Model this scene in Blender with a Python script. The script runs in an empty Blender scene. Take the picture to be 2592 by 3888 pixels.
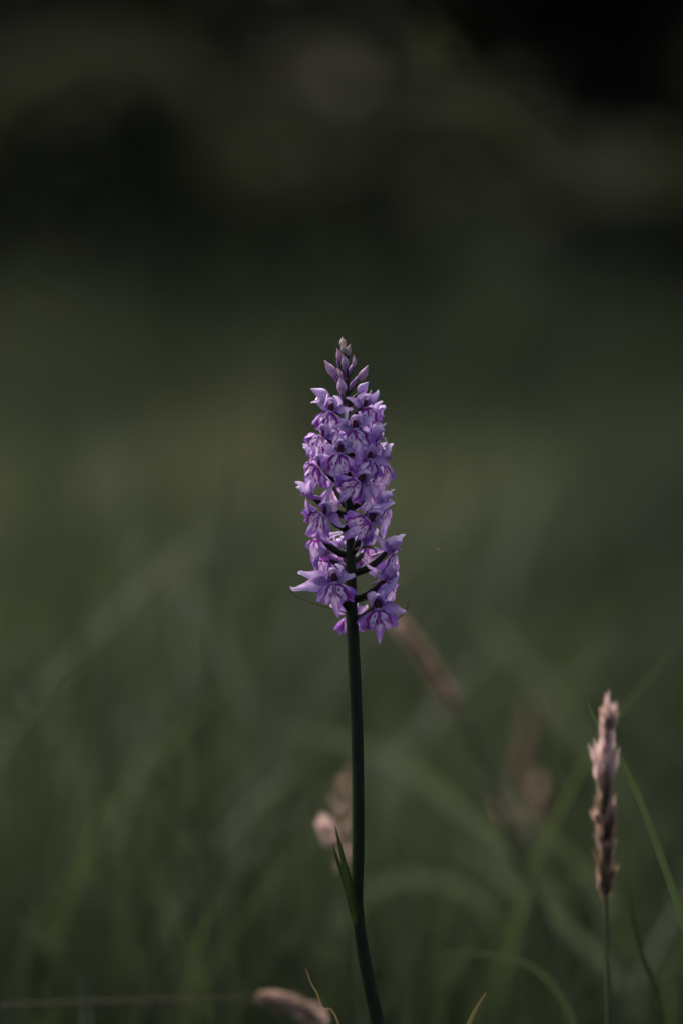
import bpy, bmesh, math, random
import numpy as np
from mathutils import Vector, Matrix, noise as mnoise

R = math.radians
sc = bpy.context.scene
col = sc.collection

# ------------------------------------------------------------------ camera, sky, sun, exposure
CAM_D, CAM_Z = 0.725, 0.245            # metres from the orchid, height above the soil
FRAME_H = 36.0 / 85.0 * CAM_D
S = FRAME_H / 3888.0                   # metres per photograph pixel at the orchid's distance
cam_data = bpy.data.cameras.new('camera')
cam = bpy.data.objects.new('camera', cam_data)
col.objects.link(cam)
cam.location = (0, -CAM_D, CAM_Z)
cam.rotation_euler = (R(90), 0, 0)
cam_data.sensor_fit = 'VERTICAL'
cam_data.sensor_height = 36
cam_data.sensor_width = 24
cam_data.lens = 85
cam_data.clip_start = 0.01
cam_data.clip_end = 500
cam_data.dof.use_dof = True
cam_data.dof.focus_distance = CAM_D - 0.003
cam_data.dof.aperture_fstop = 3.0
cam_data.dof.aperture_blades = 0
sc.camera = cam

SUN_EL, SUN_AZ = 50, -30               # degrees; azimuth from +Y towards +X
world = bpy.data.worlds.new('World')
sc.world = world
world.use_nodes = True
wn = world.node_tree
sky = wn.nodes.new('ShaderNodeTexSky')
sky.sky_type = 'NISHITA'
sky.sun_disc = False
sky.sun_elevation = R(SUN_EL)
sky.sun_rotation = R(SUN_AZ)
sky.air_density = 0.6
sky.dust_density = 10.0
sky.ozone_density = 0.0
bg = wn.nodes['Background']
bg.inputs['Strength'].default_value = 0.12
wn.links.new(sky.outputs['Color'], bg.inputs['Color'])

sun_data = bpy.data.lights.new('sun', 'SUN')
sun_data.energy = 1.5
sun_data.angle = R(60)
sun_data.color = (1.0, 0.97, 0.92)
sun = bpy.data.objects.new('sun', sun_data)
col.objects.link(sun)
sun_dir = Vector((math.sin(R(SUN_AZ)) * math.cos(R(SUN_EL)), math.cos(R(SUN_AZ)) * math.cos(R(SUN_EL)), math.sin(R(SUN_EL))))
sun.rotation_euler = sun_dir.to_track_quat('Z', 'Y').to_euler()
sun.location = (-2, 3, 6)

sc.view_settings.view_transform = 'Standard'
sc.view_settings.look = 'None'
sc.view_settings.exposure = 1.48
sc.view_settings.gamma = 1.0
sc.view_settings.use_curve_mapping = False
sc.cycles.use_denoising = True
sc.cycles.max_bounces = 8
sc.cycles.diffuse_bounces = 4
sc.cycles.transparent_max_bounces = 4

# ------------------------------------------------------------------ helpers
rnd = random.Random(7)


def P(px, py, y=0.0):
    """A point at depth y behind the orchid, from its place in the photograph."""
    k = (CAM_D + y) / CAM_D
    return Vector(((px - 1296) * S * k, y, CAM_Z + (1944 - py) * S * k))


def tag(o, label, cat=None, group=None, kind=None):
    if label: o['label'] = label
    if cat: o['category'] = cat
    if group: o['group'] = group
    if kind: o['kind'] = kind
    return o


def mesh_obj(name, verts, faces, mat, parent=None, colors=None, smooth=True, loc=None, mat4=None):
    me = bpy.data.meshes.new(name)
    me.from_pydata([tuple(v) for v in verts], [], faces)
    if colors is not None:
        a = me.attributes.new('tint', 'FLOAT_COLOR', 'POINT')
        flat = np.array([(c[0], c[1], c[2], 1.0) for c in colors], dtype=np.float32).ravel()
        a.data.foreach_set('color', flat)
    if smooth:
        me.polygons.foreach_set('use_smooth', [True] * len(me.polygons))
    me.materials.append(mat)
    me.update()
    o = bpy.data.objects.new(name, me)
    col.objects.link(o)
    if parent: o.parent = parent
    if loc is not None: o.location = loc
    if mat4 is not None: o.matrix_local = mat4
    return o


def empty(name, loc):
    o = bpy.data.objects.new(name, None)
    o.empty_display_size = 0.01
    o.location = loc
    col.objects.link(o)
    return o


def spline(pts, n):
    """Catmull-Rom through pts, n+1 samples."""
    pts = [Vector(p) for p in pts]
    ext = [pts[0] * 2 - pts[1]] + pts + [pts[-1] * 2 - pts[-2]]
    out = []
    m = len(pts) - 1
    for i in range(n + 1):
        s = i / n * m
        k = min(int(s), m - 1)
        t = s - k
        p0, p1, p2, p3 = ext[k], ext[k + 1], ext[k + 2], ext[k + 3]
        out.append(0.5 * ((2 * p1) + (p2 - p0) * t + (2 * p0 - 5 * p1 + 4 * p2 - p3) * t * t + (3 * p1 - p0 - 3 * p2 + p3) * t ** 3))
    return out


def lerp_list(vals, t):
    s = t * (len(vals) - 1)
    k = min(int(s), len(vals) - 2)
    return vals[k] + (vals[k + 1] - vals[k]) * (s - k)


def tube(pts, radii, n=24, seg=10, cap=True):
    c = spline(pts, n)
    verts, faces = [], []
    ref = Vector((0, 1, 0))
    for i, p in enumerate(c):
        t = (c[min(i + 1, n)] - c[max(i - 1, 0)]).normalized()
        if abs(t.dot(ref)) > 0.95:
            a = t.cross(Vector((1, 0, 0))).normalized()
        else:
            a = t.cross(ref).normalized()
        b = t.cross(a)
        r = lerp_list(radii, i / n)
        for j in range(seg):
            th = 2 * math.pi * j / seg
            verts.append(p + (a * math.cos(th) + b * math.sin(th)) * r)
    for i in range(n):
        for j in range(seg):
            faces.append((i * seg + j, i * seg + (j + 1) % seg, (i + 1) * seg + (j + 1) % seg, (i + 1) * seg + j))
    if cap:
        faces.append(tuple(range(seg))[::-1])
        faces.append(tuple(n * seg + j for j in range(seg)))
    return verts, faces


def blade(pts, widths, side, n=12, m=4, cup=0.25, twist=0.0, ruffle=0.0, rg=None):
    """A leaf or petal surface round the curve pts; side = sideways direction; cup > 0 lifts the edges."""
    c = spline(pts, n)
    side = Vector(side).normalized()
    verts, faces, cols = [], [], []
    ph = rg.uniform(0, 6) if rg else 0
    for i, p in enumerate(c):
        t = (c[min(i + 1, n)] - c[max(i - 1, 0)]).normalized()
        s = (side - t * side.dot(t)).normalized()
        nn = s.cross(t)
        if twist:
            q = Matrix.Rotation(twist * i / n, 3, t)
            s, nn = q @ s, q @ nn
        w = lerp_list(widths, i / n) * 0.5
        for j in range(m + 1):
            u = j / m * 2 - 1
            rf = ruffle * w * abs(u) * math.sin(i * 1.7 + ph + (0 if u > 0 else 2.1))
            verts.append(p + s * (u * w) + nn * (cup * w * u * u + rf))
            cols.append((0.0, i / n, abs(u)))
    for i in range(n):
        for j in range(m):
            a = i * (m + 1) + j
            faces.append((a, a + 1, a + m + 2, a + m + 1))
    return verts, faces, cols


# ------------------------------------------------------------------ materials
def new_mat(name):
    m = bpy.data.materials.new(name)
    m.use_nodes = True
    nt = m.node_tree
    nt.nodes.clear()
    out = nt.nodes.new('ShaderNodeOutputMaterial')
    return m, nt, out


def leafy(name, ramp, trans=0.35, rough=0.55, attr=True, spec=0.25, noise_scale=400.0, noise_amt=0.25, trans_tint=(1.0, 1.05, 0.6)):
    """Plant tissue: principled surface mixed with translucency. ramp is driven by the 'tint' attribute's first channel."""
    m, nt, out = new_mat(name)
    N, L = nt.nodes, nt.links
    rp = N.new('ShaderNodeValToRGB')
    el = rp.color_ramp.elements
    while len(el) < len(ramp): el.new(0.5)
    for e, (p, c) in zip(el, ramp):
        e.position = p
        e.color = (*c, 1)
    if attr:
        at = N.new('ShaderNodeAttribute'); at.attribute_name = 'tint'
        sp = N.new('ShaderNodeSeparateColor')
        L.new(at.outputs['Color'], sp.inputs[0])
        L.new(sp.outputs[0], rp.inputs[0])
    else:
        oi = N.new('ShaderNodeObjectInfo')
        L.new(oi.outputs['Random'], rp.inputs[0])
    tc = N.new('ShaderNodeTexCoord')
    nz = N.new('ShaderNodeTexNoise'); nz.inputs['Scale'].default_value = noise_scale; nz.inputs['Detail'].default_value = 3
    L.new(tc.outputs['Object'], nz.inputs['Vector'])
    mr = N.new('ShaderNodeMapRange')
    mr.inputs[3].default_value = 1 - noise_amt; mr.inputs[4].default_value = 1 + noise_amt
    L.new(nz.outputs[0], mr.inputs[0])
    mul = N.new('ShaderNodeVectorMath'); mul.operation = 'SCALE'
    L.new(rp.outputs[0], mul.inputs[0]); L.new(mr.outputs[0], mul.inputs['Scale'])
    pb = N.new('ShaderNodeBsdfPrincipled')
    pb.inputs['Roughness'].default_value = rough
    pb.inputs['Specular IOR Level'].default_value = spec
    L.new(mul.outputs[0], pb.inputs['Base Color'])
    tr = N.new('ShaderNodeBsdfTranslucent')
    tm = N.new('ShaderNodeVectorMath'); tm.operation = 'MULTIPLY'; tm.inputs[1].default_value = trans_tint
    L.new(mul.outputs[0], tm.inputs[0]); L.new(tm.outputs[0], tr.inputs['Color'])
    mx = N.new('ShaderNodeMixShader'); mx.inputs[0].default_value = trans
    L.new(pb.outputs[0], mx.inputs[1]); L.new(tr.outputs[0], mx.inputs[2])
    L.new(mx.outputs[0], out.inputs[0])
    return m


def petal_mat(name, pale, deep, mark, trans=0.3):
    """Lilac petal: tint.r = dark marking, tint.g = along the petal, tint.b = towards the margin."""
    m, nt, out = new_mat(name)
    N, L = nt.nodes, nt.links
    at = N.new('ShaderNodeAttribute'); at.attribute_name = 'tint'
    sp = N.new('ShaderNodeSeparateColor'); L.new(at.outputs['Color'], sp.inputs[0])
    tc = N.new('ShaderNodeTexCoord')
    nz = N.new('ShaderNodeTexNoise'); nz.inputs['Scale'].default_value = 700; nz.inputs['Detail'].default_value = 4
    L.new(tc.outputs['Object'], nz.inputs['Vector'])
    ad = N.new('ShaderNodeMath'); ad.operation = 'MULTIPLY_ADD'
    L.new(nz.outputs[0], ad.inputs[0]); ad.inputs[1].default_value = 0.7; ad.inputs[2].default_value = -0.35
    ad2 = N.new('ShaderNodeMath'); ad2.operation = 'ADD'; ad2.use_clamp = True
    L.new(ad.outputs[0], ad2.inputs[0]); L.new(sp.outputs[2], ad2.inputs[1])
    m1 = N.new('ShaderNodeMix'); m1.data_type = 'RGBA'
    m1.inputs[6].default_value = (*pale, 1); m1.inputs[7].default_value = (*deep, 1)
    L.new(ad2.outputs[0], m1.inputs[0])
    m2 = N.new('ShaderNodeMix'); m2.data_type = 'RGBA'
    L.new(sp.outputs[0], m2.inputs[0]); L.new(m1.outputs[2], m2.inputs[6]); m2.inputs[7].default_value = (*mark, 1)
    pb = N.new('ShaderNodeBsdfPrincipled')
    pb.inputs['Roughness'].default_value = 0.6
    pb.inputs['Specular IOR Level'].default_value = 0.2
    pb.inputs['Sheen Weight'].default_value = 0.15
    L.new(m2.outputs[2], pb.inputs['Base Color'])
    bp = N.new('ShaderNodeBump'); bp.inputs['Strength'].default_value = 0.25; bp.inputs['Distance'].default_value = 0.0002
    L.new(nz.outputs[0], bp.inputs['Height']); L.new(bp.outputs[0], pb.inputs['Normal'])
    tr = N.new('ShaderNodeBsdfTranslucent'); L.new(m2.outputs[2], tr.inputs['Color'])
    mx = N.new('ShaderNodeMixShader'); mx.inputs[0].default_value = trans
    L.new(pb.outputs[0], mx.inputs[1]); L.new(tr.outputs[0], mx.inputs[2])
    L.new(mx.outputs[0], out.inputs[0])
    return m


M = {}
M['sepal'] = petal_mat('lilac_sepal', (0.74, 0.63, 0.85), (0.34, 0.18, 0.54), (0.16, 0.04, 0.24))
M['hood'] = petal_mat('lilac_hood', (0.68, 0.54, 0.80), (0.31, 0.15, 0.49), (0.16, 0.04, 0.24))
M['lip'] = petal_mat('marked_lip', (0.80, 0.67, 0.88), (0.29, 0.12, 0.53), (0.20, 0.015, 0.26))
M['spur'] = petal_mat('lilac_spur', (0.46, 0.27, 0.60), (0.32, 0.13, 0.48), (0.16, 0.04, 0.24), 0.15)
M['bud'] = petal_mat('mauve_bud', (0.54, 0.37, 0.52), (0.34, 0.17, 0.35), (0.16, 0.04, 0.24), 0.15)
M['bud_young'] = petal_mat('tan_bud', (0.50, 0.38, 0.36), (0.40, 0.32, 0.22), (0.16, 0.04, 0.24), 0.15)
M['column'] = leafy('maroon_column', [(0, (0.07, 0.022, 0.02)), (1, (0.10, 0.03, 0.028))], trans=0.0, attr=False, noise_scale=900)
M['stem'] = leafy('orchid_stem', [(0, (0.012, 0.019, 0.009)), (1, (0.012, 0.019, 0.009))], trans=0.0, rough=0.45, attr=False, noise_scale=250, noise_amt=0.5, spec=0.16)
M['ovary'] = leafy('orchid_ovary', [(0, (0.010, 0.016, 0.008)), (1, (0.035, 0.022, 0.035))], trans=0.05, rough=0.6, spec=0.12, noise_scale=700)
M['bract'] = leafy('orchid_bract', [(0, (0.016, 0.024, 0.010)), (1, (0.07, 0.06, 0.035))], trans=0.2, rough=0.5, noise_scale=500)
M['leaf'] = leafy('orchid_leaf', [(0, (0.016, 0.028, 0.012)), (1, (0.020, 0.034, 0.014))], trans=0.25, rough=0.45, noise_scale=300, attr=False)
M['grass'] = leafy('meadow_grass', [(0, (0.013, 0.020, 0.016)), (0.25, (0.031, 0.045, 0.031)), (0.5, (0.060, 0.078, 0.048)), (0.8, (0.108, 0.122, 0.078)), (1, (0.15, 0.145, 0.105))], trans=0.3, rough=0.6, spec=0.12, noise_scale=60)  # darkest stops also carry the shade painted into the near grass
M['blade'] = leafy('grass_blade', [(0, (0.045, 0.068, 0.038)), (1, (0.050, 0.074, 0.041))], trans=0.3, rough=0.45, attr=False, noise_scale=150)
M['pale_blade'] = leafy('pale_grass_blade', [(0, (0.085, 0.108, 0.085)), (1, (0.11, 0.13, 0.10))], trans=0.3, rough=0.5, attr=False, noise_scale=60)
M['dark_blade'] = leafy('dark_grass_blade', [(0, (0.02, 0.034, 0.016)), (1, (0.026, 0.045, 0.02))], trans=0.2, rough=0.5, attr=False, noise_scale=80)
M['tan_blade'] = leafy('dry_grass', [(0, (0.14, 0.11, 0.06)), (1, (0.20, 0.15, 0.085))], trans=0.2, rough=0.6, attr=False, noise_scale=150)
M['tan_culm'] = leafy('tan_culm', [(0, (0.075, 0.07, 0.045)), (1, (0.075, 0.07, 0.045))], trans=0.0, rough=0.6, attr=False, noise_scale=150, noise_amt=0.3, spec=0.1)
M['dead_culm'] = leafy('dead_culm', [(0, (0.035, 0.027, 0.017)), (1, (0.035, 0.027, 0.017))], trans=0.0, rough=0.7, attr=False, noise_scale=150, noise_amt=0.5, spec=0.1)
M['culm'] = leafy('grass_culm', [(0, (0.035, 0.05, 0.028)), (1, (0.05, 0.055, 0.035))], trans=0.0, rough=0.5, attr=False, noise_scale=200)
M['spikelet'] = leafy('pink_spikelet', [(0, (0.07, 0.055, 0.035)), (0.35, (0.19, 0.14, 0.095)), (0.7, (0.44, 0.33, 0.27)), (1, (0.68, 0.53, 0.50))], trans=0.45, rough=0.55, noise_scale=500, noise_amt=0.35, trans_tint=(1, 0.95, 0.95))
M['seed_olive'] = leafy('olive_spikelet', [(0, (0.045, 0.05, 0.03)), (1, (0.11, 0.11, 0.07))], trans=0.3, rough=0.6, noise_scale=500, spec=0.1)
M['shrub'] = leafy('shrub_leaves', [(0, (0.034, 0.044, 0.028)), (0.6, (0.068, 0.078, 0.048)), (1, (0.105, 0.112, 0.068))], trans=0.25, rough=0.6, noise_scale=3, spec=0.1)
M['tree'] = leafy('tree_leaves', [(0, (0.018, 0.025, 0.015)), (1, (0.034, 0.042, 0.024))], trans=0.15, rough=0.6, noise_scale=3, spec=0.08)
M['ivy'] = leafy('ivy_leaves', [(0, (0.016, 0.022, 0.011)), (1, (0.040, 0.044, 0.022))], trans=0.1, rough=0.6, noise_scale=3, spec=0.08)
M['bark'] = leafy('dark_bark', [(0, (0.025, 0.02, 0.015)), (1, (0.035, 0.028, 0.02))], trans=0.0, rough=0.85, attr=False, noise_scale=8, noise_amt=0.4)
M['soil'] = leafy('mossy_soil', [(0, (0.014, 0.016, 0.010)), (1, (0.014, 0.016, 0.010))], trans=0.0, rough=0.95, attr=False, noise_scale=3, noise_amt=0.5, spec=0.02)
M['midge'] = leafy('orange_midge', [(0, (0.55, 0.12, 0.04)), (1, (0.55, 0.12, 0.04))], trans=0.0, attr=False, noise_scale=900)
M['wing'] = leafy('midge_wing', [(0, (0.45, 0.25, 0.15)), (1, (0.45, 0.25, 0.15))], trans=0.5, attr=False, noise_scale=900)


# ------------------------------------------------------------------ the ground
def ground_z(x, y):
    t = max(0.0, y - 0.6)
    z = 0.012 * t * t if t < 5 else 0.30 + 0.12 * (t - 5)
    if y > 8.6: z += 0.36 * (y - 8.6)
    z = min(z, 6.5 + 0.01 * y)
    return z + 0.02 * min(1.0, max(0.0, (y - 0.5))) * math.sin(x * 2.1 + y * 1.3)


def build_ground():
    ys = [-30, -10, -4, -2, -1] + [-0.5 + 0.25 * i for i in range(46)] + [12 + i * 2 for i in range(10)] + [40, 60, 120, 250]
    xs = [-200, -80, -30, -12] + [-8 + 0.5 * i for i in range(33)] + [12, 30, 80, 200]
    verts = [(x, y, ground_z(x, y)) for y in ys for x in xs]
    nx = len(xs)
    faces = [(j * nx + i, j * nx + i + 1, (j + 1) * nx + i + 1, (j + 1) * nx + i) for j in range(len(ys) - 1) for i in range(nx - 1)]
    o = mesh_obj('ground', verts, faces, M['soil'])
    tag(o, 'dark mossy soil of the meadow under the grass', None, None, 'structure')


build_ground()


# ------------------------------------------------------------------ background: trees and shrubs beyond the meadow
def leaf_cloud(centres, n, size, rg, tint_fn):
    """n leaf-shaped faces spread through ellipsoidal clumps (cx, cy, cz, rx, ry, rz)."""
    verts, faces, cols = [], [], []
    vols = [c[3] * c[4] * c[5] for c in centres]
    for _ in range(n):
        c = rg.choices(centres, vols)[0]
        while True:
            u = Vector((rg.uniform(-1, 1), rg.uniform(-1, 1), rg.uniform(-1, 1)))
            l = u.length
            if 0.25 < l < 1 and rg.random() < l: break
        p = Vector((c[0] + u.x * c[3], c[1] + u.y * c[4], c[2] + u.z * c[5]))
        d = Vector((rg.gauss(0, 1), rg.gauss(0, 1), rg.gauss(0, 0.5) - 0.2)).normalized()
        s = d.cross(Vector((rg.gauss(0, .4), rg.gauss(0, .4), 1))).normalized()
        L = size * rg.uniform(0.6, 1.3)
        W = L * rg.uniform(0.35, 0.55)
        nn = s.cross(d) * (L * 0.08)
        b = len(verts)
        verts += [p, p + d * L * 0.5 + s * W * 0.5 + nn, p + d * L, p + d * L * 0.5 - s * W * 0.5 + nn]
        faces += [(b, b + 1, b + 2), (b, b + 2, b + 3)]
        t = tint_fn(p)
        cols += [(min(1, max(0, t + rg.uniform(-.2, .2))), 0, 0)] * 4
    return verts, faces, cols


def shrub(x, y, w, h, label, n, tint, seed, matk='shrub'):
    rg = random.Random(seed)
    z0 = ground_z(x, y)
    root = empty('shrub', (x, y, z0))
    tag(root, label, 'shrub', 'shrubs along the far side of the meadow')
    for _ in range(5):
        a = rg.uniform(0, 6.28)
        top = Vector((math.cos(a) * w * 0.35, math.sin(a) * w * 0.3, h * rg.uniform(0.6, 0.85)))
        v, f = tube([(math.cos(a) * .05, math.sin(a) * .05, -0.1), top * 0.45 + Vector((0, 0, 0.1)), top], [0.03, 0.02, 0.006], 10, 6)
        mesh_obj('stem', v, f, M['bark'], root)
    cl = []
    for _ in range(18):
        a = rg.uniform(0, 6.28); rr = rg.uniform(0, 0.42) * w
        cz = rg.uniform(0.14, 0.86) * h
        r0 = w * rg.uniform(0.16, 0.30)
        cl.append((math.cos(a) * rr, math.sin(a) * rr * 0.7, cz, r0, r0 * .8, r0 * 0.8))
    v, f, c = leaf_cloud(cl, n, 0.14, rg, lambda p: tint)
    mesh_obj('crown', v, f, M[matk], root, c, smooth=False)
    return root


def tree(x, y, h, label, seed):
    rg = random.Random(seed)
    z0 = ground_z(x, y)
    root = empty('tree', (x, y, z0))
    tag(root, label, 'tree', 'trees behind the shrubs')
    lean = rg.uniform(-0.4, 0.4)
    trunk = [(0, 0, -0.2), (lean * .2, 0, h * .25), (lean * .6, 0.1, h * .55), (lean, 0.1, h * .9)]
    v, f = tube(trunk, [0.22, 0.17, 0.12, 0.03], 20, 10)
    mesh_obj('trunk', v, f, M['bark'], root)
    cl = []
    for i in range(9):
        a = i * 2.4 + rg.uniform(-.4, .4)
        t = rg.uniform(0.28, 0.85)
        b = lerp_list([Vector(p) for p in trunk], t)
        e = b + Vector((math.cos(a), math.sin(a), 0.35)) * rg.uniform(1.2, 2.3) * (1.15 - t * .6)
        v, f = tube([b, b * .5 + e * .5 + Vector((0, 0, .15)), e], [0.07, 0.045, 0.015], 8, 6)
        mesh_obj('limb', v, f, M['bark'], root)
        r0 = rg.uniform(0.7, 1.15)
        cl.append((e.x, e.y, e.z, r0 * 1.2, r0 * 1.2, r0 * .8))
    cl.append((lean, 0.1, h * .9, 1.0, 1.0, 0.9))
    v, f, c = leaf_cloud(cl, 12000, 0.20, rg, lambda p: 0.4)
    mesh_obj('crown', v, f, M['tree'], root, c, smooth=False)


SHR = [
    (-3.4, 7.9, 2.0, 1.9, 'dark evergreen shrub at the outer end of the low shrub row', 0.10),
    (-1.75, 7.6, 1.7, 1.15, 'broad olive bush beside the dark outer evergreen', 0.85),
    (-0.55, 7.4, 1.5, 1.22, 'rounded yellowish olive bush in the low shrub row', 0.80),
    (0.45, 7.5, 1.25, 1.30, 'tallest olive bush of the low row, domed at the top', 0.85),
    (1.25, 7.6, 0.9, 0.75, 'small low bush tucked beside the domed olive bush', 0.60),
    (2.3, 7.8, 1.7, 1.5, 'dark bush after the gap next to the small low bush', 0.15),
    (3.9, 8.2, 2.2, 2.2, 'very dark rounded shrub closing the low row', 0.05),
    (-3.0, 9.7, 2.4, 3.0, 'tall black-green holly behind the outer evergreen shrub', 0.0),
    (-1.0, 9.5, 2.3, 2.8, 'tall black-green holly behind the olive bushes', 0.0),
    (0.9, 9.6, 2.3, 2.9, 'tall black-green holly behind the domed bush', 0.0),
    (2.8, 9.8, 2.4, 3.2, 'tall black-green holly behind the dark bush', 0.0),
]
for i, (x, y, w, h, lab, t) in enumerate(SHR):
    shrub(x, y, w, h, lab, 6000, t, 100 + i, 'tree' if h > 2.5 else 'shrub')
rgi = random.Random(77)
iv, ifc, ic = [], [], []
for _ in range(50000):
    x, y = rgi.uniform(-13, 13), rgi.uniform(7.2, 18)
    p = Vector((x, y, ground_z(x, y) + abs(rgi.gauss(0, 0.10))))
    a, L = rgi.uniform(0, 6.28), rgi.uniform(.07, .16)
    d = Vector((math.cos(a), math.sin(a), rgi.uniform(-.3, .5))); q = Vector((-math.sin(a), math.cos(a), rgi.uniform(-.4, .4)))
    b = len(iv)
    iv += [p - d * L * .5, p + q * L * .4, p + d * L * .5, p - q * L * .4]
    ifc.append((b, b + 1, b + 2, b + 3))
    ic += [(rgi.random() * (0.5 + .5 * mnoise.noise(Vector((x * .7, y * .7, 2)))), 0, 0)] * 4
tag(mesh_obj('ivy_cover', iv, ifc, M['ivy'], None, ic, smooth=False), 'dark ivy and undergrowth covering the bank under the trees', 'undergrowth', None, 'stuff')
TREES = [(-4.2, 11.6, 7.0, 'dark leafy tree behind the outermost holly'),
         (-1.2, 11.4, 6.5, 'straight dark tree rising behind the hollies'),
         (1.4, 11.6, 7.5, 'tallest dark tree in the row behind the shrubs'),
         (4.0, 11.3, 6.8, 'leaning dark tree behind the rounded shrub')]
for i, (x, y, h, lab) in enumerate(TREES):
    tree(x, y, h, lab, 200 + i)


# ------------------------------------------------------------------ meadow grass (uncountable)
def grass_field(name, label, N, yr, hfun, wfun, seed, xspread, lean=0.35, tint0=0.3, tint_amp=0.35, avoid=None):
    rs = np.random.RandomState(seed)
    y = yr[0] + (yr[1] - yr[0]) * rs.rand(N)
    x = (rs.rand(N) * 2 - 1) * (xspread[0] + xspread[1] * (y + CAM_D))
    z0 = np.array([ground_z(a, b) for a, b in zip(x, y)]) - 0.005
    patch = np.array([mnoise.noise(Vector((a * 1.3 + 11, b * 0.9, seed * .1))) for a, b in zip(x, y)])
    tall = np.array([mnoise.noise(Vector((a * 3.5 - 5, b * 2.4, 4.0))) for a, b in zip(x, y)])
    h = hfun(y) * (0.55 + 0.55 * rs.rand(N)) * (1 + 0.55 * tall)
    w = wfun(y) * (0.6 + 0.8 * rs.rand(N))
    az = rs.rand(N) * 2 * math.pi
    ln = h * np.minimum(np.abs(rs.normal(0, lean, N)), 0.95)
    fa = rs.rand(N) * math.pi                          # facing of the blade
    K = 5
    V = np.zeros((N, K * 2, 3), np.float32)
    for k in range(K):
        t = k / (K - 1)
        cx = x + np.cos(az) * ln * t ** 2
        cy = y + np.sin(az) * ln * t ** 2
        cz = z0 + h * (t - 0.12 * (ln / h) * t ** 3)
        ww = w * 0.5 * (1 - t ** 1.8 * 0.96) * (0.75 + 0.5 * t * (1 - t) * 2)
        for sgn, q in ((-1, 0), (1, 1)):
            V[:, k * 2 + q, 0] = cx + sgn * np.cos(fa) * ww
            V[:, k * 2 + q, 1] = cy + sgn * np.sin(fa) * ww
            V[:, k * 2 + q, 2] = cz
    base = (np.arange(N) * K * 2)[:, None, None]
    quads = np.array([[k * 2, k * 2 + 1, k * 2 + 3, k * 2 + 2] for k in range(K - 1)])[None]
    F = (base + quads).reshape(-1, 4)
    me = bpy.data.meshes.new(name)
    me.vertices.add(N * K * 2); me.vertices.foreach_set('co', V.ravel())
    me.loops.add(F.size); me.loops.foreach_set('vertex_index', F.ravel().astype(np.int32))
    me.polygons.add(len(F))
    me.polygons.foreach_set('loop_start', (np.arange(len(F)) * 4).astype(np.int32))
    me.polygons.foreach_set('use_smooth', np.ones(len(F), bool))
    me.update(calc_edges=True)
    fine = np.array([mnoise.noise(Vector((a * 5.5 - 3, b * 1.6, 9.0 + seed))) for a, b in zip(x, y)])
    side = np.clip((x / (0.16 * (y + CAM_D)) - 0.15), -1, 1.3)          # grass tinted darker to the right, lighter to the left
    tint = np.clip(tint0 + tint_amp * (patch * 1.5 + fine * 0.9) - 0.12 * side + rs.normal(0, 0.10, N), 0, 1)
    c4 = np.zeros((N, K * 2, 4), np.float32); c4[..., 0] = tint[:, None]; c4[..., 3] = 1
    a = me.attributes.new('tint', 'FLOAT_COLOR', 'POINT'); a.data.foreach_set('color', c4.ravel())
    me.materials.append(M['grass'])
    o = bpy.data.objects.new(name, me); col.objects.link(o)
    return tag(o, label, 'grass', None, 'stuff')


grass_field('short_grass', 'short grass round the foot of the orchid, tinted dark for shade', 16000, (-0.6, 0.25), lambda y: 0.055 + 0.035 * np.clip(y + .1, 0, 1), lambda y: 0.003 + 0 * y, 1, (0.50, 0.35), tint0=0.14, tint_amp=0.15)  # low tint paints in the shade between the blades
grass_field('meadow_grass', 'knee-high green meadow grass behind the orchid, darkened for shade among the blades', 20000, (0.22, 1.6), lambda y: 0.13 + 0.13 * np.clip((y - .22) / 1.2, 0, 1), lambda y: 0.004 + 0 * y, 2, (0.5, 0.40), tint0=0.24, tint_amp=0.25)  # darker tint stands in for shade down among the blades
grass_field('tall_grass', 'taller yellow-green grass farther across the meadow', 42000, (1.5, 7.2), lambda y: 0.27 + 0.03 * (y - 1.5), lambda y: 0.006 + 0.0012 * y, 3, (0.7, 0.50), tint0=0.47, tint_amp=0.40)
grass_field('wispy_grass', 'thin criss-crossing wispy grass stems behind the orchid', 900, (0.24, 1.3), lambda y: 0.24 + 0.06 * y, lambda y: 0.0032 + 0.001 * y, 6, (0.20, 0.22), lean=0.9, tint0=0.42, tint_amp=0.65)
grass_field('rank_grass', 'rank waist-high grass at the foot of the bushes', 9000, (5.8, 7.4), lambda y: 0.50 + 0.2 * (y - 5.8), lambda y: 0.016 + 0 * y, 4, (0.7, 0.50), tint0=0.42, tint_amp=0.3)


# ------------------------------------------------------------------ the orchid
STEM_PX = [(1476, 5100), (1475, 4750), (1469, 4400), (1453, 4080), (1432, 3888), (1400, 3735), (1373, 3590), (1358, 3470), (1355, 3390), (1360, 3140), (1355, 2810), (1349, 2645),
           (1342, 2480), (1337, 2380), (1332, 2230), (1330, 2066), (1325, 1900), (1321, 1653), (1317, 1488), (1311, 1320)]
ORCHID_BASE = Vector(((1476 - 1296) * S, 0.0, 0.0))
orchid = empty('orchid_plant', ORCHID_BASE)
tag(orchid, 'tall purple spotted orchid with a dense flower spike on a dark bare stem', 'orchid')


def stem_x(py):
    for (x0, y0), (x1, y1) in zip(STEM_PX, STEM_PX[1:]):
        if y1 <= py <= y0:
            return x0 + (x1 - x0) * (y0 - py) / (y0 - y1)
    return 1311


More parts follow.
